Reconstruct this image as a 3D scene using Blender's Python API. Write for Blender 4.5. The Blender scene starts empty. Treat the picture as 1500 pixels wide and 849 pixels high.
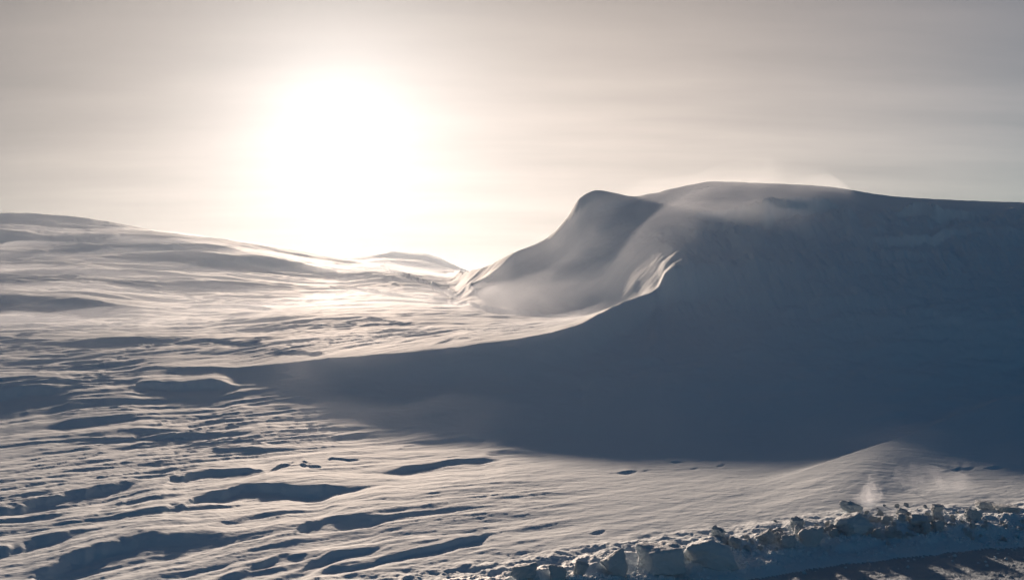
import bpy, math, random
import numpy as np
from mathutils import Vector

random.seed(7)
RNG = np.random.default_rng(7)
S = bpy.context.scene
COL = S.collection

# ------------------------------------------------------------------ camera constants
F, CX, CY = 1472.0, 750.0, 424.5          # focal length and centre in photo pixels (1500 wide)
EYE = 1.70                                # eye height above the snow field
SUN_U, SUN_V = 495.0, 190.0
SUN = Vector(((SUN_U - CX) / F, 1.0, (CY - SUN_V) / F)).normalized()
SUN_EL = math.asin(SUN.z)
SUN_AZ = math.atan2(SUN.x, SUN.y)

# ------------------------------------------------------------------ noise
_P = RNG.permutation(256)
_P = np.concatenate([_P, _P, _P])
_A = RNG.random(256) * 2 * np.pi
_GX, _GY = np.cos(_A), np.sin(_A)

def perlin(x, y):
    xi = np.floor(x); yi = np.floor(y)
    fx = x - xi; fy = y - yi
    xi = xi.astype(np.int64) & 255; yi = yi.astype(np.int64) & 255
    def g(ix, iy, dx, dy):
        h = _P[_P[ix & 255] + (iy & 255)]
        return _GX[h] * dx + _GY[h] * dy
    u = fx * fx * fx * (fx * (fx * 6 - 15) + 10)
    v = fy * fy * fy * (fy * (fy * 6 - 15) + 10)
    a = g(xi, yi, fx, fy); b = g(xi + 1, yi, fx - 1, fy)
    c = g(xi, yi + 1, fx, fy - 1); d = g(xi + 1, yi + 1, fx - 1, fy - 1)
    return (a + u * (b - a)) * (1 - v) + (c + u * (d - c)) * v

def fbm(x, y, o=4, gain=0.5, lac=2.03):
    s = 0; a = 1.0
    for i in range(o):
        s = s + a * perlin(x + 17.3 * i, y - 9.1 * i)
        x = x * lac; y = y * lac; a *= gain
    return s

def sst(a, b, x):
    t = np.clip((x - a) / (b - a), 0, 1)
    return t * t * (3 - 2 * t)

# ------------------------------------------------------------------ monotone cubic interpolation
def pchip_slopes(x, y):
    h = np.diff(x); dl = np.diff(y) / h
    m = np.zeros_like(y)
    for i in range(1, len(x) - 1):
        if dl[i - 1] * dl[i] > 0:
            w1 = 2 * h[i] + h[i - 1]; w2 = h[i] + 2 * h[i - 1]
            m[i] = (w1 + w2) / (w1 / dl[i - 1] + w2 / dl[i])
    m[0] = dl[0]; m[-1] = dl[-1]
    return m

def pchip(x, y, q):
    x = np.asarray(x, float); y = np.asarray(y, float)
    m = pchip_slopes(x, y)
    q = np.clip(q, x[0], x[-1])
    i = np.clip(np.searchsorted(x, q) - 1, 0, len(x) - 2)
    h = x[i + 1] - x[i]; t = (q - x[i]) / h
    t2 = t * t; t3 = t2 * t
    return ((2*t3 - 3*t2 + 1) * y[i] + (t3 - 2*t2 + t) * h * m[i] + (-2*t3 + 3*t2) * y[i+1] + (t3 - t2) * h * m[i+1])

# ------------------------------------------------------------------ the lie of the land, bearing by bearing
def Y(d, v):                       # height of the point seen at picture height v, d metres away
    return (d, EYE + d * (CY - v) / F)

# bearing: foot, ridge crest, lip drop, behind ridge, floor, wall foot, wall middle, skyline
KEYS = {
 -900: ((10, 0), (16, .5), .05, (19, .75), (24.7, .98), (29, 1.65), (44, 2.9), (56, 4.9), (80, 7.6)),
    0: ((10, 0), (16, .45), .06, (19, .73), (24.7, .96), (29, 1.58), Y(44, 386), Y(56, 347), Y(80, 314.5)),
  120: ((10, 0), (16, .43), .07, (19, .72), (24.5, .95), (28.6, 1.50), Y(43, 388), Y(53, 364), Y(77, 325)),
  300: ((10.5, 0), Y(15.8, 545), .13, Y(19, 501), Y(24, 474), Y(28, 452), Y(43, 395), Y(52, 370), Y(74, 352)),
  500: ((10.8, 0), Y(15.6, 529), .28, Y(18, 500), Y(24, 462), Y(32, 436), Y(44, 412), Y(54, 397), Y(74, 383)),
  560: ((10.9, 0), Y(15.6, 524.5), .33, Y(18, 496), Y(24, 460), Y(32, 433), Y(42, 409), Y(50, 400), Y(66, 392)),
  650: ((11, 0), Y(15.6, 518), .38, Y(18, 490), Y(23, 464), Y(31, 440), Y(42, 415), Y(60, 402)),
  690: ((10.8, 0), Y(15.5, 513.5), .38, Y(17.5, 490), Y(22, 469), Y(27, 449), Y(31, 420), Y(37, 395)),
  725: ((10.6, 0), Y(15.5, 510), .38, Y(17.5, 489), Y(21.5, 470), Y(26.3, 456), Y(29.5, 418), Y(33, 381.5)),
  760: ((10.5, 0), Y(15.5, 506.5), .38, Y(17.5, 488), Y(21, 472), Y(25.5, 461), Y(28.5, 412), Y(31.5, 367)),
  800: ((10.4, 0), Y(15.9, 499), .38, Y(17.7, 484), Y(21, 470), Y(24.5, 463), Y(27.8, 405), Y(31.5, 349)),
  830: ((10.3, 0), Y(16.3, 490), .40, Y(18, 477), Y(20.8, 468), Y(24, 462), Y(27.4, 393), Y(31.5, 318)),
  850: ((10.3, 0), Y(16.6, 483), .42, Y(18.2, 472), (20.5, 1.12), Y(23.5, 461), Y(27, 386), Y(31.5, 289)),
  875: ((10.3, 0), Y(17.3, 470), .45, Y(18.8, 462), (20.8, 1.2), Y(23.2, 456), Y(26.6, 376), Y(31.5, 279)),
  930: ((10.3, 0), Y(19.2, 444), .46, Y(19.9, 441), (20.7, 1.45), (21.8, 1.84), (26.1, 3.05), Y(31.5, 288)),
  950: ((10.3, 0), Y(19.6, 437), .40, (20.0, 1.57), (20.6, 1.68), (21.7, 2.10), (26, 3.23), Y(31.5, 284.5)),
  963: ((10.3, 0), Y(19.9, 427), .33, (20.3, 1.74), (20.7, 1.90), (21.7, 2.30), (26, 3.33), Y(31.5, 283)),
  974: ((10.3, 0), Y(20, 404), .60, (20.4, 2.05), (20.8, 2.18), (21.7, 2.42), (26, 3.40), Y(31.5, 279.5)),
  990: ((10.3, 0), Y(20, 390), .72, (20.5, 2.27), (20.9, 2.38), (21.8, 2.56), (26, 3.47), Y(31.5, 276)),
 1010: ((10.3, 0), (20, 2.24), .75, (20.8, 2.40), (21.3, 2.50), (22.0, 2.66), (26, 3.57), Y(31.5, 272)),
 1040: ((10.3, 0), (20, 2.22), .7, (20.8, 2.40), (21.6, 2.58), (22.5, 2.80), (26, 3.68), Y(31.3, 267.5)),
 1100: ((10.3, 0), (19.6, 2.12), .6, (20.6, 2.42), (21.7, 2.80), (22.7, 3.12), (26, 3.82), Y(31, 269.5)),
 1200: ((10.4, 0), (19, 2.0), .5, (20.5, 2.5), (22, 3.0), (23.4, 3.5), (26, 3.95), Y(30.5, 274.5)),
 1310: ((10.5, 0), (18.5, 1.9), .35, (20, 2.4), (21.5, 2.85), (23.1, 3.33), (25.5, 3.72), Y(29.5, 289)),
 1500: ((10.8, 0), (17.8, 1.8), .35, (19.2, 2.2), (20.6, 2.6), (22.2, 3.05), (24.5, 3.55), Y(28, 296)),
 2400: ((11, 0), (17, 1.8), .35, (18.2, 2.2), (19.6, 2.6), (21, 3.0), (23, 3.4), (26, 3.9)),
}
UK = np.array(sorted(KEYS), float)
cols = []
for k in sorted(KEYS):
    kk = list(KEYS[k])
    if len(kk) == 8:
        kk.insert(7, (.5 * (kk[6][0] + kk[7][0]), .46 * kk[6][1] + .54 * kk[7][1]))
    foot, R, drop, B, M, W, WM, WX, SK = kk
    if k < 600:
        n1 = (.5 * (foot[0] + R[0] - 1.3), .38 * (R[1] - drop))
        near = (R[0] - 1.3, R[1] - drop)
    else:
        n1 = (13.3, .27 + .1 * (k > 900)) if R[0] < 17 else (14.6, .52)
        off = float(np.interp(k, [930, 963, 974, 990, 1010, 1100], [1.2, .6, .6, .7, .8, 1.2]))
        near = (R[0] - off, R[1] - drop)
    dback = 8 if k > 700 else 25
    zb = SK[1] - (.5 if k > 700 else .3)
    pts = [(0, 0), (8, 0), foot, n1, near, R, B, M, W, WM, WX, SK, (SK[0] + dback, zb), (230, 2.2 if k > 560 else min(zb, 5)), (6000, 2.0)]
    cols.append(pts)
CT = np.array(cols)                                   # key, point, (d, z)

def controls(u):                                      # u: 1-D array
    out = np.empty((len(u), CT.shape[1], 2))
    for j in range(CT.shape[1]):
        for c in range(2):
            out[:, j, c] = pchip(UK, CT[:, j, c], u)
    return out

def base_cols(u, D):
    """u: (n,), D: (n, m) depths -> base heights (n, m)"""
    ctl = controls(u); Z = np.empty_like(D)
    for i in range(len(u)):
        Z[i] = pchip(ctl[i, :, 0], ctl[i, :, 1], D[i])
    return Z, ctl[:, 5, 0]

_dl = np.geomspace(3.5, 110, 1600)
def ground_at(u, v):
    """(x, d) where the ray of picture point (u, v) first meets the bare land"""
    z, _ = base_cols(np.array([float(u)]), _dl[None, :])
    vv = CY - F * (z[0] - EYE) / _dl
    i = np.argmax(vv <= v)
    d = _dl[i]
    return d * (u - CX) / F, d

# ------------------------------------------------------------------ road edge
EDGE = np.array([(-60, -24), (-6, 3.05), (-2, 4.95), (0, 5.85), (.75, 6.35), (1.34, 6.62), (2.42, 7.14), (3.08, 7.3), (4.05, 7.5), (8.9, 8.9), (70, 30)], float)
def edge_s(x, y):
    """signed distance to the road's snow edge, positive on the snow field"""
    best = np.full(x.shape, 1e9); sg = np.ones(x.shape)
    for a, b in zip(EDGE[:-1], EDGE[1:]):
        t = b - a; L = np.hypot(*t); t = t / L
        px = x - a[0]; py = y - a[1]
        al = np.clip(px * t[0] + py * t[1], 0, L)
        dx = px - al * t[0]; dy = py - al * t[1]
        dist = np.hypot(dx, dy); side = t[0] * py - t[1] * px
        m = dist < best
        best = np.where(m, dist, best); sg = np.where(m, np.sign(side), sg)
    return best * sg
ROAD_Z = -0.06
ROAD_W = 9.0

# ------------------------------------------------------------------ drifts carved by the wind
# (crest points in the photo, height, near length, far length)
DRIFTS = [
 ([(165, 576), (230, 570), (300, 567), (352, 569)], .17, .5, 3.0),
 ([(225, 760), (250, 748), (300, 724), (360, 711), (440, 714), (520, 713), (566, 707)], .19, .28, 2.6),
 ([(240, 716), (262, 702), (300, 692), (360, 690), (392, 692)], .11, .25, 1.8),
 ([(388, 695), (410, 686), (440, 680), (478, 684), (490, 690)], .09, .16, .9),
 ([(418, 684), (440, 676), (462, 677), (474, 681)], .06, .12, .5),
 ([(555, 690), (590, 684), (650, 675), (700, 672), (748, 672)], .13, .3, 2.4),
 ([(580, 658), (620, 646), (660, 643), (722, 646)], .07, .3, 2.0),
 ([(425, 792), (438, 776), (470, 763), (520, 756), (575, 756)], .12, .3, 1.8),
 ([(492, 676), (510, 671), (532, 672)], .06, .2, .8),
 ([(-60, 756), (0, 748), (60, 734), (140, 720), (240, 702)], .10, .35, 2.2),
 ([(20, 850), (90, 820), (160, 803), (250, 790), (340, 782)], .17, .35, 2.4),
 ([(-80, 832), (0, 805), (80, 785), (150, 775)], .08, .35, 1.6),
 ([(-80, 580), (0, 574), (60, 571), (112, 574)], .20, .6, 3.0),
 ([(28, 592), (45, 588), (80, 587), (110, 592)], .05, .3, 1.5),
 ([(60, 622), (150, 616), (215, 612)], .07, .4, 2.0),
 ([(120, 650), (220, 642), (320, 640)], .07, .4, 2.0),
 ([(260, 668), (330, 662), (400, 660)], .05, .3, 1.5),
 ([(430, 850), (520, 826), (640, 800), (700, 788), (757, 777)], .05, .10, 1.2),
 ([(420, 838), (500, 812), (580, 797)], .03, .12, 1.0),
 ([(280, 850), (340, 838), (420, 812), (500, 800)], .05, .2, 1.0),
 ([(884, 694), (925, 690), (966, 687)], .045, .06, .8),
 ([(975, 690), (1005, 687), (1032, 683)], .03, .05, .6),
 ([(1036, 685), (1062, 679)], .03, .05, .6),
 ([(905, 708), (940, 705)], .02, .06, .5),
 ([(950, 678), (1060, 672)], .02, .06, .6),
 ([(645, 827), (690, 823), (702, 821)], .03, .06, .5),
 ([(845, 803), (872, 797)], .025, .06, .4), ([(830, 820), (858, 814)], .025, .06, .4), ([(860, 782), (890, 775)], .02, .06, .4),
 ([(700, 665), (760, 660), (820, 668)], .05, .5, 1.5),
 ([(-40, 694), (60, 672), (170, 648), (280, 626), (400, 602)], .03, .06, .35),
 ([(40, 694), (140, 668), (240, 643), (345, 618)], .03, .06, .35),
 # far slopes on the left
 ([(20, 376), (120, 366), (220, 362), (330, 366), (440, 384)], .55, 4, 12.0),
 ([(-160, 352), (-60, 345), (20, 344), (90, 352), (140, 362)], .35, 3, 9.0),
 ([(60, 355), (130, 349), (200, 356)], .25, 2.5, 7.0),
 ([(230, 394), (320, 383), (420, 390), (540, 406), (620, 428)], .42, 3, 8.0),
 ([(-160, 434), (0, 432), (80, 440), (200, 452)], .22, 1.8, 5.0),
 ([(60, 508), (160, 500), (260, 500), (360, 505), (430, 510)], .07, .8, 4.0),
 ([(-160, 474), (0, 466), (60, 466), (160, 474)], .13, 1.0, 4.0),
 ([(470, 412), (560, 424), (640, 440), (700, 453), (780, 462), (870, 461)], .17, .8, 3.0),
 ([(520, 388), (590, 404), (640, 424), (700, 448)], .25, 1.6, 4.0),
 ([(380, 519), (440, 516), (500, 519)], .03, .6, 2.0),
 ([(220, 456), (330, 447), (440, 455)], .11, .9, 3.5),
 ([(400, 478), (520, 468), (640, 480)], .06, .7, 2.5),
 ([(620, 510), (655, 502), (690, 504)], .07, .4, 1.5),
 # spur on the right
 ([(1090, 716), (1200, 689), (1290, 664), (1345, 643), (1402, 619), (1500, 592), (1800, 580)], .10, 3.0, .6),
 ([(1370, 692), (1430, 684), (1520, 684)], .04, .5, .8),
 # crumbled cornice on the shaded face
 ([(985, 331), (1015, 321), (1050, 320), (1085, 318), (1128, 318), (1160, 308), (1210, 305), (1270, 311)], .62, .5, 1.6),
 ([(1295, 320), (1340, 314), (1380, 318), (1400, 316), (1450, 319)], .5, .5, 1.5),
 ([(1160, 374), (1250, 352), (1330, 352), (1420, 340), (1540, 348)], .25, .5, 1.5),
 ([(862, 315), (885, 302), (935, 294)], .12, .4, 1.5),
]
PREP = []
for pts, h, ln, lf in DRIFTS:
    us = np.array([p[0] for p in pts], float)
    ds = np.array([ground_at(*p)[1] for p in pts])
    PREP.append((us, ds, h, ln, lf))

def drifts(u, d):
    z = np.zeros_like(d)
    sc0 = np.clip(d, 5, 40) / 9.0
    x0 = (u - CX) / F * d
    wx = sc0 * (.22 * fbm(x0 / sc0 * .9, d / sc0 * 1.1, 4, .6) + .05 * perlin(x0 / sc0 * 9, d / sc0 * 9))
    wd = sc0 * (.20 * fbm(x0 / sc0 * .8 + 31, d / sc0 * 1.6, 4, .6) + .04 * perlin(x0 / sc0 * 8 + 5, d / sc0 * 11))
    calm = np.where(u > 760, .3, 1.0)
    uw = u + wx * calm / np.maximum(d, 3) * F
    dw = d + wd * calm
    for k, (us, ds, h, ln, lf) in enumerate(PREP):
        w = us[-1] - us[0]
        spur = us[-1] > 1700
        U_, D_ = (u, d) if (spur or lf < .5) else (uw, dw)
        m = (U_ > us[0]) & (U_ < us[-1])
        if not m.any(): continue
        uu = U_[m]; dd = D_[m]
        dc = pchip(us, ds, uu)
        xc = (uu - CX) / F * dc; sc = max(1.0, ds.mean() / 9.0)
        s = dd - dc
        tau = (uu - us[0]) / w
        t = sst(0, .3, tau) * sst(0, .3, 1 - tau)
        hh = h * t * (1 if spur else .6 if ds.mean() < 14 else 1) * (1 if spur else np.clip(.75 + .9 * perlin(xc / sc * 1.1 + 11 * k, dc * 0 + k * 3.3), .1, 1.3))
        near = ds.mean() < 14
        crack = lf < .95 and not spur and ds.mean() < 14
        up = 1.0 if spur else .30 if near else .6
        l2 = ln * .5 * (1 + .5 * perlin(xc / sc * 2.3 + 5 * k, dd * 0 + .5))
        rec = np.maximum(lf * .8, 1.0) * (1 + .6 * perlin(xc / sc * 1.7 + 3 * k, dd * 0 + 9.5))
        if crack: hh = hh * 1.6; rec = .16 + 0 * dd; l2 = .02 + .2 * l2; hh = hh * np.clip(.4 + 1.6 * perlin(xc * 7, dc * 0 + k), 0, 1.3)
        back = up * np.clip(1 - s / lf, 0, 1) ** 2
        q = np.clip(-s / l2, 0, 1)
        if spur:
            front = up * (1 - sst(0, 1, -s / ln)); 
        else:
            front = up - q * q * (3 - 2 * q)
            front = np.where(-s > l2, (up - 1) * np.clip(1 - (-s - l2) / rec, 0, 1) ** 1.3, front)
        z[m] += hh * np.where(s >= 0, back, front)
    return z

WIND = math.radians(36)
CW, SW = math.cos(WIND), math.sin(WIND)

def relief(x, y, u, d, r, shade):
    """wind relief: long sastrugi, ripples, crust; shade = 1 on the smooth lee face"""
    a = x * CW + y * SW; b = -x * SW + y * CW
    wob = .6 * perlin(a * .22 + 5, b * .5)
    far = np.clip(r / 14.0, 0, 1)
    z = np.zeros_like(x)
    mask = (.3 + .7 * sst(-.25, .3, fbm(x * .16 + 3, y * .16, 2))) * (1 - .75 * sst(680, 900, u) * (1 - sst(12, 15, r)))
    big = fbm(a * .13, (b + wob) * .55, 3)
    z += .044 * big * mask
    q = fbm(a * .42 + 9, (b + wob) * 1.9, 3, .55)
    rid = 1 - np.abs(q) * 2.2
    z += .030 * np.clip(rid, -.4, 1) * mask
    # eroded steps: slow rise, sudden drop
    v = 2.1 * fbm(a * .17 + 31, (b + wob) * .52 + 7, 3, .5) + .5
    fr = v - np.floor(v)
    saw = np.where(fr < .86, fr / .86, 1 - sst(.86, 1, fr))
    z += .020 * saw * sst(-.1, .25, fbm(x * .13 + 50, y * .2, 2)) * (1 - .9 * sst(600, 820, u) * (1 - sst(12, 15, r)))
    v = 2.0 * fbm(a * .6 + 3, (b + wob) * 1.9 + 17, 3, .5) + .5
    fr = v - np.floor(v)
    saw = np.where(fr < .85, fr / .85, 1 - sst(.85, 1, fr))
    z += .012 * saw * sst(-.1, .3, fbm(x * .4 + 20, y * .4, 2)) * mask
    z += .013 * fbm(a * 1.6, (b + wob) * 6.5, 3, .6) * mask
    z += .009 * fbm(a * 5.5 + 2 * wob, b * 15 + 3 * wob, 3, .65) * (.15 + .85 * mask) * (1 - .6 * sst(9, 14, r))
    z += sst(11, 20, r) * .03 * fbm(x * .3 + .1 * y, y * 1.1, 4, .6)
    # bigger forms far away
    z += sst(18, 45, r) * .45 * fbm(a * .04 + 2, b * .13, 3)
    z += sst(14, 30, r) * .10 * fbm(x * .12, y * .5 + .3 * x * .12, 3)
    k = 1 - .82 * shade
    out = z * k * (1 - .35 * sst(760, 900, u) * (1 - sst(12, 14, r)))
    # lee face: soft flutes running down it
    out += shade * (.07 + .13 * sst(960, 1040, u)) * fbm(u / 42.0 + .35 * d, d * .30, 4, .55) * sst(14, 22, d) * (1 - sst(24.5, 27.5, d))
    out += shade * .09 * fbm(u / 130.0, d * 1.3 + u / 400.0, 4, .6) * sst(11, 15, d) * (1 - sst(24.5, 27.5, d))
    out += shade * .012 * fbm(a * .9, b * 4.0, 3, .6)
    return out

def heights(az, Rr):
    """az: (n,), Rr: (m,) -> x, y, z, s, dridge"""
    n, m = len(az), len(Rr)
    lim = math.atan((2400 - CX) / F)
    azc = np.clip(az, -lim, lim)
    u1 = CX + F * np.tan(azc)
    D = Rr[None, :] * np.cos(azc)[:, None]
    Z, dr = base_cols(u1, D)
    X = Rr[None, :] * np.sin(az)[:, None]; Yy = Rr[None, :] * np.cos(az)[:, None]
    U = np.repeat(u1[:, None], m, 1)
    front = 1 - sst(math.radians(50), math.radians(95), np.abs(az))[:, None]
    Z = Z * front
    # distant mound beyond the notch
    mx = X + 13.6; my = Yy - 150
    mound = np.interp(mx, [-16, -8.2, -6.2, -3.5, 1, 3, 6.5, 12], [0, .74, .86, 1.05, 1.02, .9, .55, 0])
    Z = Z + 4.5 * mound * np.exp(-(my / 26.0) ** 2)
    shade = sst(-.3, .5, D - (dr[:, None] - 5)) * (1 - sst(-.1, .6, D - dr[:, None]))
    shade = shade * sst(430, 640, U)
    right = sst(960, 972, U) * sst(10.2, 11.5, D) * (1 - sst(31, 34, D))
    bowl = sst(690, 790, U) * sst(22.5, 24.5, D) * (1 - sst(33, 36, D))
    shade = np.maximum(np.maximum(shade, right), bowl)
    Z = Z + drifts(U.ravel(), D.ravel()).reshape(n, m) * front
    rel = relief(X, Yy, U, D, np.repeat(Rr[None, :], n, 0), shade)
    sr = D - dr[:, None] - .10 * fbm(X * .9, Yy * .4, 3)
    inr = sst(150, 270, U) * (1 - sst(940, 1000, U)) * front
    rel = rel * (1 - .85 * inr * np.exp(-(sr / 1.7) ** 2))
    Z = Z + inr * (.06 + .05 * sst(560, 800, U)) * np.where(sr > 0, np.exp(-sr / 1.3), np.exp(sr / .22))
    # cornice rubble
    corn = np.exp(-((D - 23.4) / .9) ** 2) * sst(985, 1010, U)
    rel += corn * .20 * fbm(U / 24.0 + .3 * D, D * 1.1, 4, .5)
    s = edge_s(X, Yy) + .10 * fbm(X * 1.3, Yy * 1.3, 3) + .03 * fbm(X * 6, Yy * 6, 2)
    roadm = sst(-.10, .06, s)                     # 0 on the road, 1 on the field
    t = np.clip((s + .50) / .50, 0, 1)
    bank = ROAD_Z + (0 - ROAD_Z) * (t ** .8)
    bank += .025 * sst(-.35, -.02, s) * (1 - sst(.05, .6, s))
    lump = .042 * fbm(X * 4.1, Yy * 4.1, 5, .6) * sst(-.5, -.3, s) * (1 - sst(.1, .7, s))
    roadz = ROAD_Z + .010 * fbm(X * 2.0, Yy * 2.0, 3) + .008 * fbm(X * 12, Yy * 10, 4, .65)
    zf = Z + rel
    farside = sst(ROAD_W, ROAD_W + .6, -s)
    z = np.where(s < -.5, roadz * (1 - farside) + (rel) * farside, np.where(s < 0, bank + rel * t, zf + .025 * (1 - sst(.05, .6, s)))) + lump
    return X, Yy, z, s, dr, D, U

# ------------------------------------------------------------------ materials
def new_mat(name):
    m = bpy.data.materials.new(name); m.use_nodes = True
    nt = m.node_tree; nt.nodes.clear()
    out = nt.nodes.new('ShaderNodeOutputMaterial'); bs = nt.nodes.new('ShaderNodeBsdfPrincipled')
    nt.links.new(bs.outputs[0], out.inputs[0])
    return m, nt, bs

def snow_material(name, c1, c2, rough, bump, scales):
    m, nt, bs = new_mat(name)
    N, L = nt.nodes.new, nt.links.new
    tc = N('ShaderNodeTexCoord')
    n0 = N('ShaderNodeTexNoise'); n0.inputs['Scale'].default_value = 1.3; n0.inputs['Detail'].default_value = 6
    L(tc.outputs['Object'], n0.inputs['Vector'])
    mx = N('ShaderNodeMix'); mx.data_type = 'RGBA'
    mx.inputs[6].default_value = (*c1, 1); mx.inputs[7].default_value = (*c2, 1)
    L(n0.outputs['Fac'], mx.inputs[0]); L(mx.outputs[2], bs.inputs['Base Color'])
    bs.inputs['Roughness'].default_value = rough
    bs.inputs['Specular IOR Level'].default_value = .05
    prev = None
    for sc, dist, st in scales:
        mp = N('ShaderNodeMapping'); mp.inputs['Rotation'].default_value = (0, 0, -WIND)
        st3 = (1, 1, 1) if st is None else st
        mp.inputs['Scale'].default_value = st3
        L(tc.outputs['Object'], mp.inputs['Vector'])
        nz = N('ShaderNodeTexNoise'); nz.inputs['Scale'].default_value = sc; nz.inputs['Detail'].default_value = 5
        nz.inputs['Roughness'].default_value = .62
        L(mp.outputs[0], nz.inputs['Vector'])
        bp = N('ShaderNodeBump'); bp.inputs['Strength'].default_value = bump; bp.inputs['Distance'].default_value = dist
        L(nz.outputs['Fac'], bp.inputs['Height'])
        if prev: L(prev.outputs[0], bp.inputs['Normal'])
        prev = bp
    L(prev.outputs[0], bs.inputs['Normal'])
    return m

ALB = ((.68, .755, .81), (.73, .80, .84))
M_SNOW = snow_material('wind_packed_snow', *ALB, .85, .8, [(5, .014, (.45, 1.4, 1)), (34, .004, (.7, 1.3, 1))])
M_DRIFT = snow_material('smooth_drift_snow', *ALB, .85, .6, [(3, .025, (.25, 1.4, 1)), (30, .004, None)])
M_CHUNK = snow_material('broken_snow', *ALB, .65, .9, [(9, .02, None), (60, .006, None)])
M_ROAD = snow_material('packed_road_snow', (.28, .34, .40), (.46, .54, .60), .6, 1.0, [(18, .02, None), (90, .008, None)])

# ------------------------------------------------------------------ mesh helpers
def link_mesh(name, V, Fq, mat, normals=None, parent=None):
    me = bpy.data.meshes.new(name)
    V = np.asarray(V, np.float32); Fq = np.asarray(Fq, np.int32)
    nf, k = Fq.shape
    me.vertices.add(len(V)); me.vertices.foreach_set('co', V.ravel())
    me.loops.add(nf * k); me.loops.foreach_set('vertex_index', Fq.ravel())
    me.polygons.add(nf); me.polygons.foreach_set('loop_start', np.arange(0, nf * k, k, dtype=np.int32))
    me.polygons.foreach_set('loop_total', np.full(nf, k, np.int32))
    me.update(calc_edges=True)
    me.polygons.foreach_set('use_smooth', np.ones(nf, bool))
    if normals is not None:
        me.normals_split_custom_set_from_vertices(normals.astype(np.float32))
    me.materials.append(mat)
    o = bpy.data.objects.new(name, me); COL.objects.link(o)
    if parent: o.parent = parent
    return o

def tag(o, label=None, cat=None, group=None, kind=None):
    if label: o['label'] = label
    if cat: o['category'] = cat
    if group: o['group'] = group
    if kind: o['kind'] = kind
    return o

# ------------------------------------------------------------------ the land as one continuous sheet, cut along its natural lines
a0 = math.atan((-70 - CX) / F); a1 = math.atan((1570 - CX) / F)
fine = np.arctan((np.arange(-70, 1571, 1.35) - CX) / F)
lo = np.linspace(-math.pi, a0, 110)[:-1]; hi = np.linspace(a1, math.pi, 110)[1:-1]
AZ = np.concatenate([lo, fine, hi])
RR = np.concatenate([np.geomspace(.5, 4.6, 40)[:-1], np.geomspace(4.6, 12, 330)[:-1], np.geomspace(12, 60, 400)[:-1], np.geomspace(60, 190, 130)[:-1], np.geomspace(190, 1500, 40)])
X, Yv, Z, Sd, DR, D, U = heights(AZ, RR)
n, m = X.shape
P = np.stack([X, Yv, Z], -1)
du = np.roll(P, -1, 0) - np.roll(P, 1, 0)
dv = np.empty_like(P); dv[:, 1:-1] = P[:, 2:] - P[:, :-2]; dv[:, 0] = P[:, 1] - P[:, 0]; dv[:, -1] = P[:, -1] - P[:, -2]
NR = np.cross(du, dv); NR /= np.linalg.norm(NR, axis=-1, keepdims=True) + 1e-12
NR *= np.sign(NR[..., 2:3] + 1e-9)
idx = np.arange(n * m).reshape(n, m)
i2 = np.roll(idx, -1, 0)
quads = np.stack([idx[:, :-1], idx[:, 1:], i2[:, 1:], i2[:, :-1]], -1).reshape(-1, 4)
pc = lambda A: A[:, :-1].ravel()
s_, d_, u_, r_ = pc(Sd), pc(D), pc(U), pc(np.repeat(RR[None], n, 0))
dr_ = pc(np.repeat(DR[:, None], m, 1)); az_ = pc(np.repeat(AZ[:, None], m, 1))
azfront = np.abs(az_) < math.radians(62)
reg = np.zeros(len(quads), int)                                   # 0 ground
reg[azfront & (d_ > dr_) & (u_ < 690) & (s_ > 0)] = 1             # left hill
drift = azfront & (s_ > .2) & (((u_ >= 690) & (d_ > 10.6)) | ((u_ >= 430) & (u_ < 690) & (d_ > dr_ - 4.6 * np.clip((u_ - 300) / 380, .1, 1)) & (d_ <= dr_)))
reg[drift] = 2
reg[azfront & (d_ > 105) & (d_ < 200) & (u_ > 500) & (u_ < 740)] = 3
bank = ((s_ < .12) & (s_ > -.5) & (np.abs(az_) < math.radians(70)) & (r_ < 30)).reshape(n, m - 1)
# keep only the one connected strip that starts in the middle of the view
keep = np.zeros_like(bank)
ci = int(np.argmin(np.abs(AZ - .15))); cj = int(np.where(bank[ci])[0][0])
stack = [(ci, cj)]; keep[ci, cj] = True
while stack:
    i_, j_ = stack.pop()
    for a_, b_ in ((i_ + 1, j_), (i_ - 1, j_), (i_, j_ + 1), (i_, j_ - 1)):
        if 0 <= a_ < n and 0 <= b_ < m - 1 and bank[a_, b_] and not keep[a_, b_]:
            keep[a_, b_] = True; stack.append((a_, b_))
reg[keep.ravel()] = 4
reg[(s_ <= -.5) & (s_ > -ROAD_W)] = 5
PF = P.reshape(-1, 3); NF = NR.reshape(-1, 3)

def cut(k, name, mat):
    q = quads[reg == k]
    used, inv = np.unique(q.ravel(), return_inverse=True)
    q = inv.reshape(-1, 4).astype(np.int32)
    return link_mesh(name, PF[used], q[:, ::-1], mat, NF[used])

tag(cut(0, 'ground', M_SNOW), kind='structure')
tag(cut(1, 'hill', M_SNOW), kind='structure')
tag(cut(2, 'hill', M_DRIFT), kind='structure')
tag(cut(3, 'hill', M_SNOW), kind='structure')
tag(cut(4, 'snow_bank', M_CHUNK), 'low ploughed bank of snow along the road edge, its near face in blue shade', 'snow bank')
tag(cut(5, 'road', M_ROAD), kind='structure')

# ------------------------------------------------------------------ lumps of ploughed snow along the road edge
import bmesh
LR = np.log(RR)
def land_z(x, y):
    a = math.atan2(x, y); r = math.hypot(x, y)
    fi = float(np.interp(a, AZ, np.arange(n))); fj = float(np.interp(math.log(r), LR, np.arange(m)))
    i0, j0 = min(int(fi), n - 2), min(int(fj), m - 2); ti, tj = fi - i0, fj - j0
    q = Z[i0:i0 + 2, j0:j0 + 2]
    return float((q[0, 0] * (1 - tj) + q[0, 1] * tj) * (1 - ti) + (q[1, 0] * (1 - tj) + q[1, 1] * tj) * ti)

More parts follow.
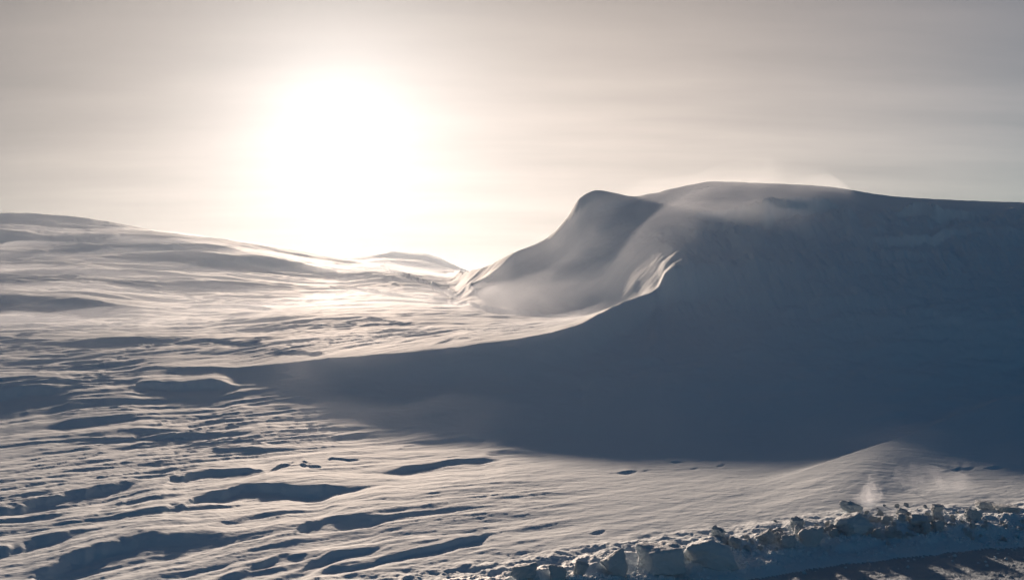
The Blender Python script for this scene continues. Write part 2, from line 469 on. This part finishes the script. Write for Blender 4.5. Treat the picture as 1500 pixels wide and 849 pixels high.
def chunk_mesh(name, seed, boxy=.5, pts=12, rough=.18):
    """an angular broken lump, one unit across: a ball cut back by random planes, then crumbled"""
    rn = np.random.default_rng(seed)
    bm = bmesh.new(); bmesh.ops.create_icosphere(bm, subdivisions=4, radius=1)
    co = np.array([v.co[:] for v in bm.verts])
    pl = rn.normal(size=(pts, 3)); pl /= np.linalg.norm(pl, axis=1, keepdims=True)
    hgt = rn.uniform(.62, 1.0, pts)
    ax = np.array([[1, 0, 0], [-1, 0, 0], [0, 1, 0], [0, -1, 0], [0, 0, 1], [0, 0, -1]], float) + rn.normal(size=(6, 3)) * .16
    ax /= np.linalg.norm(ax, axis=1, keepdims=True)
    if boxy > .75: hgt = hgt + .45
    pl = np.vstack([pl, ax]); hgt = np.concatenate([hgt, rn.uniform(.62, .8, 6) + (.25 if boxy < .4 else 0)])
    dt = co @ pl.T
    r = np.where(dt > 1e-3, hgt / np.maximum(dt, 1e-3), 9).min(1)
    r = np.minimum(r, 1.25)
    r = r * (1 + rough * fbm(co[:, 0] * 2.2 + seed, co[:, 1] * 2.2 + co[:, 2] * 2.9, 4, .62))
    co = co * r[:, None]
    co /= (co.max(0) - co.min(0))
    for v, c in zip(bm.verts, co): v.co = c
    for f in bm.faces: f.smooth = True
    me = bpy.data.meshes.new(name); bm.to_mesh(me); bm.free()
    me.materials.append(M_CHUNK)
    return me

def put(name, me, u, v, wpx, hpx, label, group=None, depth=.8, rz=0, tilt=(0, 0), sink=.12, zg=None, cat='snow lump'):
    d = 7.0
    for _ in range(6):
        zz_ = land_z(d * (u - CX) / F, d) if zg is None else zg
        d = (EYE - zz_) * F / (v - CY)
    x = d * (u - CX) / F
    w_, h_ = wpx / F * d, hpx / F * d
    o = bpy.data.objects.new(name, me); COL.objects.link(o)
    o.scale = (w_, w_ * depth, h_ * (1 + sink))
    o.rotation_euler = (tilt[0], tilt[1], rz)
    o.location = (x, d + w_ * depth * .3, land_z(x, d) + h_ * (.5 - sink * .5))
    tag(o, label, cat, group)
    return o

NAMED = [
 ((974, 846, 72, 47), 'largest square-cut snow block with an upright left edge, on the road bank', dict(boxy=1.0, pts=12, rough=.16), dict(depth=.9, rz=.12, tilt=(.05, .08))),
 ((1042, 838, 78, 42), 'broad rounded snow lump right beside the largest square block', dict(boxy=.3, pts=22), dict(depth=.9, tilt=(0, .12))),
 ((905, 846, 40, 36), 'tilted jagged snow lump just left of the largest square block', dict(boxy=.5, pts=13), dict(tilt=(.1, -.5))),
 ((769, 853, 40, 23), 'leftmost snow lump of the bank, cut by the bottom edge of the photo', dict(boxy=.3, pts=14), dict(tilt=(0, .1))),
 ((819, 851, 28, 24), 'small two-horned snow lump, second from the left end of the bank', dict(boxy=.7, pts=12), dict(tilt=(.1, .15))),
 ((851, 853, 20, 20), 'narrow upright snow lump, third from the left end of the bank', dict(boxy=.5, pts=12), dict(tilt=(0, .3))),
 ((1250, 754, 34, 18), 'smooth oval snow lump standing alone behind the highest part of the bank', dict(boxy=.2, pts=20), dict(tilt=(0, .18), sink=.0)),
 ((1375, 760, 17, 13), 'lower snow lump of the small stacked pair behind the bank', dict(boxy=.8, pts=14), dict(sink=.1)),
 ((1373, 748, 18, 10), 'upper snow lump balanced on the small stacked pair behind the bank', dict(boxy=.8, pts=14), dict(sink=0)),
 ((1447, 746, 30, 11), 'left flat snow slab of the pair lying far right behind the bank', dict(boxy=.8, pts=14), dict(tilt=(0, .15), sink=.05)),
 ((1478, 750, 34, 9), 'right flat snow slab of the pair lying far right behind the bank', dict(boxy=.8, pts=14), dict(tilt=(0, .05), sink=.05)),
 ((1427, 762, 24, 14), 'wedge-shaped snow lump in front of the two flat slabs', dict(boxy=.6, pts=12), dict(tilt=(0, .3))),
 ((1349, 775, 30, 20), 'blocky snow lump on the bank crest below the stacked pair', dict(boxy=.8, pts=13), dict(tilt=(.1, .1))),
 ((1192, 800, 38, 28), 'pale pointed snow lump on the bank front, left of its highest part', dict(boxy=.4, pts=14), dict(tilt=(.1, -.3))),
 ((1254, 775, 58, 26), 'wide sloping snow lump topping the highest part of the bank', dict(boxy=.4, pts=16), dict(tilt=(0, -.3), sink=.25)),
]
upper = None
for k, (g, lab, mk, pk) in enumerate(NAMED):
    me = chunk_mesh('snow_lump', 100 + k, **mk)
    if 'upper snow lump' in lab:
        o = put('snow_lump', me, g[0], 760, g[2], g[3], lab, **pk)
        o.location.z = upper.location.z + upper.scale.z * .42 + o.scale.z * .42; o.location.y = upper.location.y
    else:
        o = put('snow_lump', me, *g, lab, **pk)
    if 'lower snow lump' in lab: upper = o

protos = [chunk_mesh('snow_lump', 300 + k, boxy=.25 + .05 * k, pts=9 + k % 6, rough=.22) for k in range(12)]
rr_ = random.Random(21)
SMALL = 'small broken snow lump in the rubble along the bank crest'
def crest_v(u): return float(np.interp(u, [740, 900, 1000, 1100, 1180, 1240, 1330, 1420, 1500, 1540], [862, 842, 818, 798, 788, 773, 770, 768, 766, 766]))
for k in range(190):
    u = rr_.choice([rr_.uniform(1040, 1510), rr_.uniform(1200, 1400), rr_.uniform(1140, 1510)]) if k > 12 else rr_.uniform(945, 1060)
    v = crest_v(u) + rr_.gauss(0, 8)
    sz = min(24, 5 + rr_.expovariate(1 / 4.5)) * (1 if u < 1380 else .7)
    put('snow_lump', rr_.choice(protos), u, v, sz, sz * rr_.uniform(.55, .95), SMALL, 'snow lumps along the bank crest', depth=rr_.uniform(.7, 1.2),
        rz=rr_.uniform(0, 6.28), tilt=(rr_.uniform(-.4, .4), rr_.uniform(-.4, .4)), sink=rr_.uniform(.1, .35))
LOOSE = 'tiny loose snow lump scattered on the smooth field behind the bank'
for k in range(22):
    u = rr_.uniform(1120, 1500); v = crest_v(u) - rr_.uniform(12, 30)
    sz = rr_.uniform(4, 9)
    put('snow_lump', rr_.choice(protos), u, v, sz, sz * rr_.uniform(.5, .8), LOOSE, 'loose snow lumps behind the bank', rz=rr_.uniform(0, 6.28), sink=.1)

# crumbs too small to count
bm = bmesh.new()
for k in range(1500):
    u = rr_.uniform(760, 1560); v = crest_v(u) + abs(rr_.gauss(0, 26)) - 8
    d = 7.0
    for _ in range(4): d = (EYE - land_z(d * (u - CX) / F, d)) * F / (v - CY)
    x = d * (u - CX) / F; q = rr_.uniform(.004, .014)
    M_ = bmesh.ops.create_icosphere(bm, subdivisions=1, radius=q)
    for vv in M_['verts']:
        vv.co = Vector((vv.co.x * rr_.uniform(.7, 1.4), vv.co.y * rr_.uniform(.7, 1.4), vv.co.z * rr_.uniform(.6, 1.1))) + Vector((x, d, land_z(x, d) + q * .3))
me = bpy.data.meshes.new('snow_crumbs'); bm.to_mesh(me); bm.free(); me.materials.append(M_CHUNK)
oc = bpy.data.objects.new('snow_crumbs', me); COL.objects.link(oc); tag(oc, kind='stuff')

# ------------------------------------------------------------------ world
w = bpy.data.worlds.new('World'); S.world = w; w.use_nodes = True
nt = w.node_tree; nt.nodes.clear()
N, L = nt.nodes.new, nt.links.new
out = N('ShaderNodeOutputWorld'); bg = N('ShaderNodeBackground'); bg.inputs[1].default_value = .05
sky = N('ShaderNodeTexSky'); sky.sky_type = 'NISHITA'; sky.sun_disc = False
sky.sun_elevation = SUN_EL; sky.sun_rotation = SUN_AZ
sky.altitude = 600; sky.air_density = 1.0; sky.dust_density = .3; sky.ozone_density = 4.0
# thin cloud lit from behind by the sun
tc = N('ShaderNodeTexCoord')
nrm = N('ShaderNodeVectorMath'); nrm.operation = 'NORMALIZE'; L(tc.outputs['Generated'], nrm.inputs[0])
dot = N('ShaderNodeVectorMath'); dot.operation = 'DOT_PRODUCT'; L(nrm.outputs[0], dot.inputs[0]); dot.inputs[1].default_value = SUN
def MATH(op, a, b=None):
    nd = N('ShaderNodeMath'); nd.operation = op
    for i, v in enumerate((a, b)):
        if v is None: continue
        if isinstance(v, (int, float)): nd.inputs[i].default_value = v
        else: L(v, nd.inputs[i])
    return nd.outputs[0]
ang = MATH('MULTIPLY', MATH('ARCCOSINE', MATH('MINIMUM', dot.outputs['Value'], 1.0)), 180 / math.pi)
# streaks of the cloud veil, on a flat layer overhead
sep = N('ShaderNodeSeparateXYZ'); L(nrm.outputs[0], sep.inputs[0])
zz = MATH('ADD', MATH('MAXIMUM', sep.outputs[2], 0.0), .10)
cmb = N('ShaderNodeCombineXYZ'); L(MATH('DIVIDE', sep.outputs[0], zz), cmb.inputs[0]); L(MATH('DIVIDE', sep.outputs[1], zz), cmb.inputs[1])
mp = N('ShaderNodeMapping'); mp.inputs['Rotation'].default_value = (0, 0, -.35); mp.inputs['Scale'].default_value = (.35, 1.1, 1); L(cmb.outputs[0], mp.inputs['Vector'])
cn = N('ShaderNodeTexNoise'); cn.inputs['Scale'].default_value = 1.9; cn.inputs['Detail'].default_value = 6; cn.inputs['Roughness'].default_value = .5
L(mp.outputs[0], cn.inputs['Vector'])
veil = MATH('ADD', MATH('MULTIPLY', cn.outputs['Fac'], .70), .65)
def GAUSS(sig, p=2.0):
    return MATH('EXPONENT', MATH('MULTIPLY', MATH('POWER', MATH('DIVIDE', ang, sig), p), -1.0))
el = MATH('MULTIPLY', MATH('ARCSINE', sep.outputs[2]), 180 / math.pi)
az = MATH('MULTIPLY', MATH('ARCTAN2', sep.outputs[0], sep.outputs[1]), 180 / math.pi)
def BELL(x, c, sig, p):
    q = MATH('DIVIDE', MATH('ABSOLUTE', MATH('SUBTRACT', x, c)), sig)
    return MATH('EXPONENT', MATH('MULTIPLY', MATH('POWER', q, p), -1.0))
mid = MATH('MULTIPLY', MATH('EXPONENT', MATH('DIVIDE', ang, -10.0)), .34)
band = MATH('MULTIPLY', BELL(az, 0.5, 32.5, 2.2), BELL(MATH('MAXIMUM', el, 5.0), 5.0, 14.0, 2.0))
wide = MATH('MULTIPLY', MATH('MULTIPLY', band, .395), veil)
def COLR(v, c):
    vm = N('ShaderNodeVectorMath'); vm.operation = 'SCALE'; vm.inputs[0].default_value = c; L(v, vm.inputs['Scale'])
    return vm.outputs[0]
def VADD(a, b):
    vm = N('ShaderNodeVectorMath'); vm.operation = 'ADD'; L(a, vm.inputs[0]); L(b, vm.inputs[1]); return vm.outputs[0]
core = MATH('MULTIPLY', GAUSS(5.0, 1.4), .20)
low = BELL(MATH('MINIMUM', el, 5.0), 5.0, 4.6, 2.0)
mid = MATH('MULTIPLY', mid, low); wide = MATH('MULTIPLY', wide, low)
gl = VADD(COLR(MATH('ADD', core, mid), (1, .965, .94)), COLR(wide, (1, .82, .70)))
# the veil hides most of the clear sky behind it
clear = MATH('SUBTRACT', 1.0, MATH('MULTIPLY', GAUSS(42.0, 3.0), .95))
tint = N('ShaderNodeVectorMath'); tint.operation = 'MULTIPLY'; L(sky.outputs[0], tint.inputs[0]); tint.inputs[1].default_value = (.125, .51, .55)
scl = N('ShaderNodeVectorMath'); scl.operation = 'SCALE'; L(tint.outputs[0], scl.inputs[0]); L(clear, scl.inputs['Scale'])
L(scl.outputs[0], bg.inputs[0])
bg2 = N('ShaderNodeBackground'); bg2.inputs[1].default_value = 1.0; L(gl, bg2.inputs[0])
ad = N('ShaderNodeAddShader'); L(bg.outputs[0], ad.inputs[0]); L(bg2.outputs[0], ad.inputs[1]); L(ad.outputs[0], out.inputs[0])

# ------------------------------------------------------------------ sun
sl = bpy.data.lights.new('sun', 'SUN'); sl.energy = 5.0; sl.angle = math.radians(1.8); sl.color = (1, .76, .58)
so = bpy.data.objects.new('sun', sl); COL.objects.link(so)
so.rotation_euler = (-SUN).to_track_quat('-Z', 'Y').to_euler()

# ------------------------------------------------------------------ air
def box(name, x0, x1, y0, y1, z0, z1):
    V = [(x, y, z) for x in (x0, x1) for y in (y0, y1) for z in (z0, z1)]
    Fc = [(0, 1, 3, 2), (4, 6, 7, 5), (0, 4, 5, 1), (2, 3, 7, 6), (0, 2, 6, 4), (1, 5, 7, 3)]
    me = bpy.data.meshes.new(name); me.from_pydata(V, [], Fc)
    o = bpy.data.objects.new(name, me); COL.objects.link(o); return o
hz = box('haze', -1600, 1600, -1600, 1600, -2.5, 8.3)
mv = bpy.data.materials.new('drifting_snow_air'); mv.use_nodes = True
t = mv.node_tree; t.nodes.clear()
o_ = t.nodes.new('ShaderNodeOutputMaterial'); pv = t.nodes.new('ShaderNodeVolumePrincipled')
pv.inputs['Color'].default_value = (.76, .87, 1, 1); pv.inputs['Density'].default_value = .001
pv.inputs['Anisotropy'].default_value = .6
t.links.new(pv.outputs[0], o_.inputs['Volume'])
hz.data.materials.append(mv)
tag(hz, kind='stuff')

# ------------------------------------------------------------------ snow blowing low over the ground
def blow_mat(name, dens, scale, stretch, lo_, hi_, rot=0.0, g=.55):
    mt = bpy.data.materials.new(name); mt.use_nodes = True
    t = mt.node_tree; t.nodes.clear()
    o = t.nodes.new('ShaderNodeOutputMaterial'); p = t.nodes.new('ShaderNodeVolumePrincipled')
    p.inputs['Color'].default_value = (.86, .92, 1, 1); p.inputs['Anisotropy'].default_value = g
    tc_ = t.nodes.new('ShaderNodeTexCoord'); m_ = t.nodes.new('ShaderNodeMapping')
    m_.inputs['Scale'].default_value = stretch; m_.inputs['Rotation'].default_value = (0, 0, rot)
    n_ = t.nodes.new('ShaderNodeTexNoise'); n_.inputs['Scale'].default_value = scale; n_.inputs['Detail'].default_value = 3.5; n_.inputs['Distortion'].default_value = .6
    r_ = t.nodes.new('ShaderNodeMapRange'); r_.inputs['From Min'].default_value = lo_; r_.inputs['From Max'].default_value = hi_
    r_.inputs['To Min'].default_value = 0; r_.inputs['To Max'].default_value = dens; r_.interpolation_type = 'SMOOTHSTEP'
    t.links.new(tc_.outputs['Object'], m_.inputs['Vector']); t.links.new(m_.outputs[0], n_.inputs['Vector'])
    t.links.new(n_.outputs['Fac'], r_.inputs['Value']); t.links.new(r_.outputs[0], p.inputs['Density'])
    t.links.new(p.outputs[0], o.inputs['Volume'])
    return mt

def blow_shell(name, u0, u1, d0, d1, th, mat, su=7, sd=5):
    ua = CX + F * np.tan(np.clip(AZ, -1.05, 1.05))
    ia = np.where((ua > u0) & (ua < u1) & (np.abs(AZ) < 1.05))[0][::su]; jr = np.where((RR > d0) & (RR < d1))[0][::sd]
    p = P[np.ix_(ia, jr)]; a_, b_ = p.shape[:2]
    ea = np.minimum(np.arange(a_), np.arange(a_)[::-1]) / (a_ * .12); eb = np.minimum(np.arange(b_), np.arange(b_)[::-1]) / (b_ * .15)
    e = np.clip(ea, 0, 1)[:, None] * np.clip(eb, 0, 1)[None]
    e = e * e * (3 - 2 * e)
    T = th * e * (1 + .8 * fbm(p[..., 0] * .35, p[..., 1] * .35, 3))
    top = p.copy(); top[..., 2] += np.maximum(T, 0) - .04 * (e < .02); bot = p.copy(); bot[..., 2] -= .25
    V = np.concatenate([top.reshape(-1, 3), bot.reshape(-1, 3)]); k = a_ * b_
    I = np.arange(k).reshape(a_, b_); J = I + k
    q = [np.stack([I[:-1, :-1], I[1:, :-1], I[1:, 1:], I[:-1, 1:]], -1).reshape(-1, 4),
         np.stack([J[:-1, :-1], J[:-1, 1:], J[1:, 1:], J[1:, :-1]], -1).reshape(-1, 4)]
    for x0, x1 in ((I[0], J[0]), (J[-1], I[-1]), (J[:, 0], I[:, 0]), (I[:, -1], J[:, -1])):
        q.append(np.stack([x0[:-1], x0[1:], x1[1:], x1[:-1]], -1))
    o = link_mesh(name, V, np.concatenate(q), mat)
    return tag(o, kind='stuff')
blow_shell('blowing_snow', 640, 1290, 19.8, 31.2, .8, blow_mat('blowing_snow_over_bowl', .040, .7, (1.0, .6, 1.6), .15, .85, .4))
blow_shell('blowing_snow', 330, 1560, 10.4, 20.5, .16, blow_mat('blowing_snow_over_lee_face', .06, .9, (1.0, .6, 1.6), .25, .85, .4))
blow_shell('blowing_snow', -300, 720, 17, 90, .30, blow_mat('blowing_snow_over_slope', .05, .16, (.35, 1.3, 1.2), .38, .72, -.15))

def plume(u, v, w_, h_, d, dens, lean):
    """a small puff of powder lifting off the bank"""
    bm = bmesh.new(); bmesh.ops.create_icosphere(bm, subdivisions=4, radius=1)
    x0 = d * (u - CX) / F; sx, sz = w_ / F * d / 2, h_ / F * d / 2
    z0 = land_z(x0, d)
    for vv in bm.verts:
        c = vv.co.copy(); t_ = (c.z + 1) / 2
        k_ = (1 - .65 * t_) * (1 + .4 * float(perlin(np.array([c.x * 1.7 + u]), np.array([c.z * 1.7 + c.y]))[0]))
        vv.co = Vector((x0 + c.x * sx * k_ + lean * t_ * sx, d + c.y * sx * .8 * k_, z0 - .02 + t_ * 2 * sz))
    me_ = bpy.data.meshes.new('powder_puff'); bm.to_mesh(me_); bm.free(); me_.materials.append(dens)
    o = bpy.data.objects.new('powder_puff', me_); COL.objects.link(o)
    return tag(o, kind='stuff')
PM = blow_mat('powder_puff_snow', 2.0, 7, (1.2, 1, .7), .42, .72, 0, .4)
plume(1275, 750, 44, 58, 7.9, PM, .3)
plume(1262, 752, 70, 34, 7.95, PM, .5)
PM2 = blow_mat('thin_powder_snow', .7, 5, (1, 1, .8), .42, .72, 0, .4)
plume(1385, 722, 170, 42, 8.6, PM2, -.5)
plume(1368, 752, 40, 40, 7.9, PM2, .2)

# ------------------------------------------------------------------ camera and render settings
cam = bpy.data.cameras.new('camera'); co = bpy.data.objects.new('camera', cam); COL.objects.link(co)
cam.sensor_width = 36; cam.lens = 36 * F / 1500; cam.clip_end = 20000; cam.clip_start = .05
co.location = (0, 0, EYE); co.rotation_euler = (math.radians(90), 0, 0)
S.camera = co
S.view_settings.view_transform = 'Standard'; S.view_settings.look = 'None'; S.view_settings.gamma = 1
S.view_settings.exposure = 0.65
S.cycles.use_denoising = True
S.cycles.max_bounces = 8; S.cycles.diffuse_bounces = 4; S.cycles.volume_bounces = 1
S.cycles.caustics_reflective = False; S.cycles.caustics_refractive = False
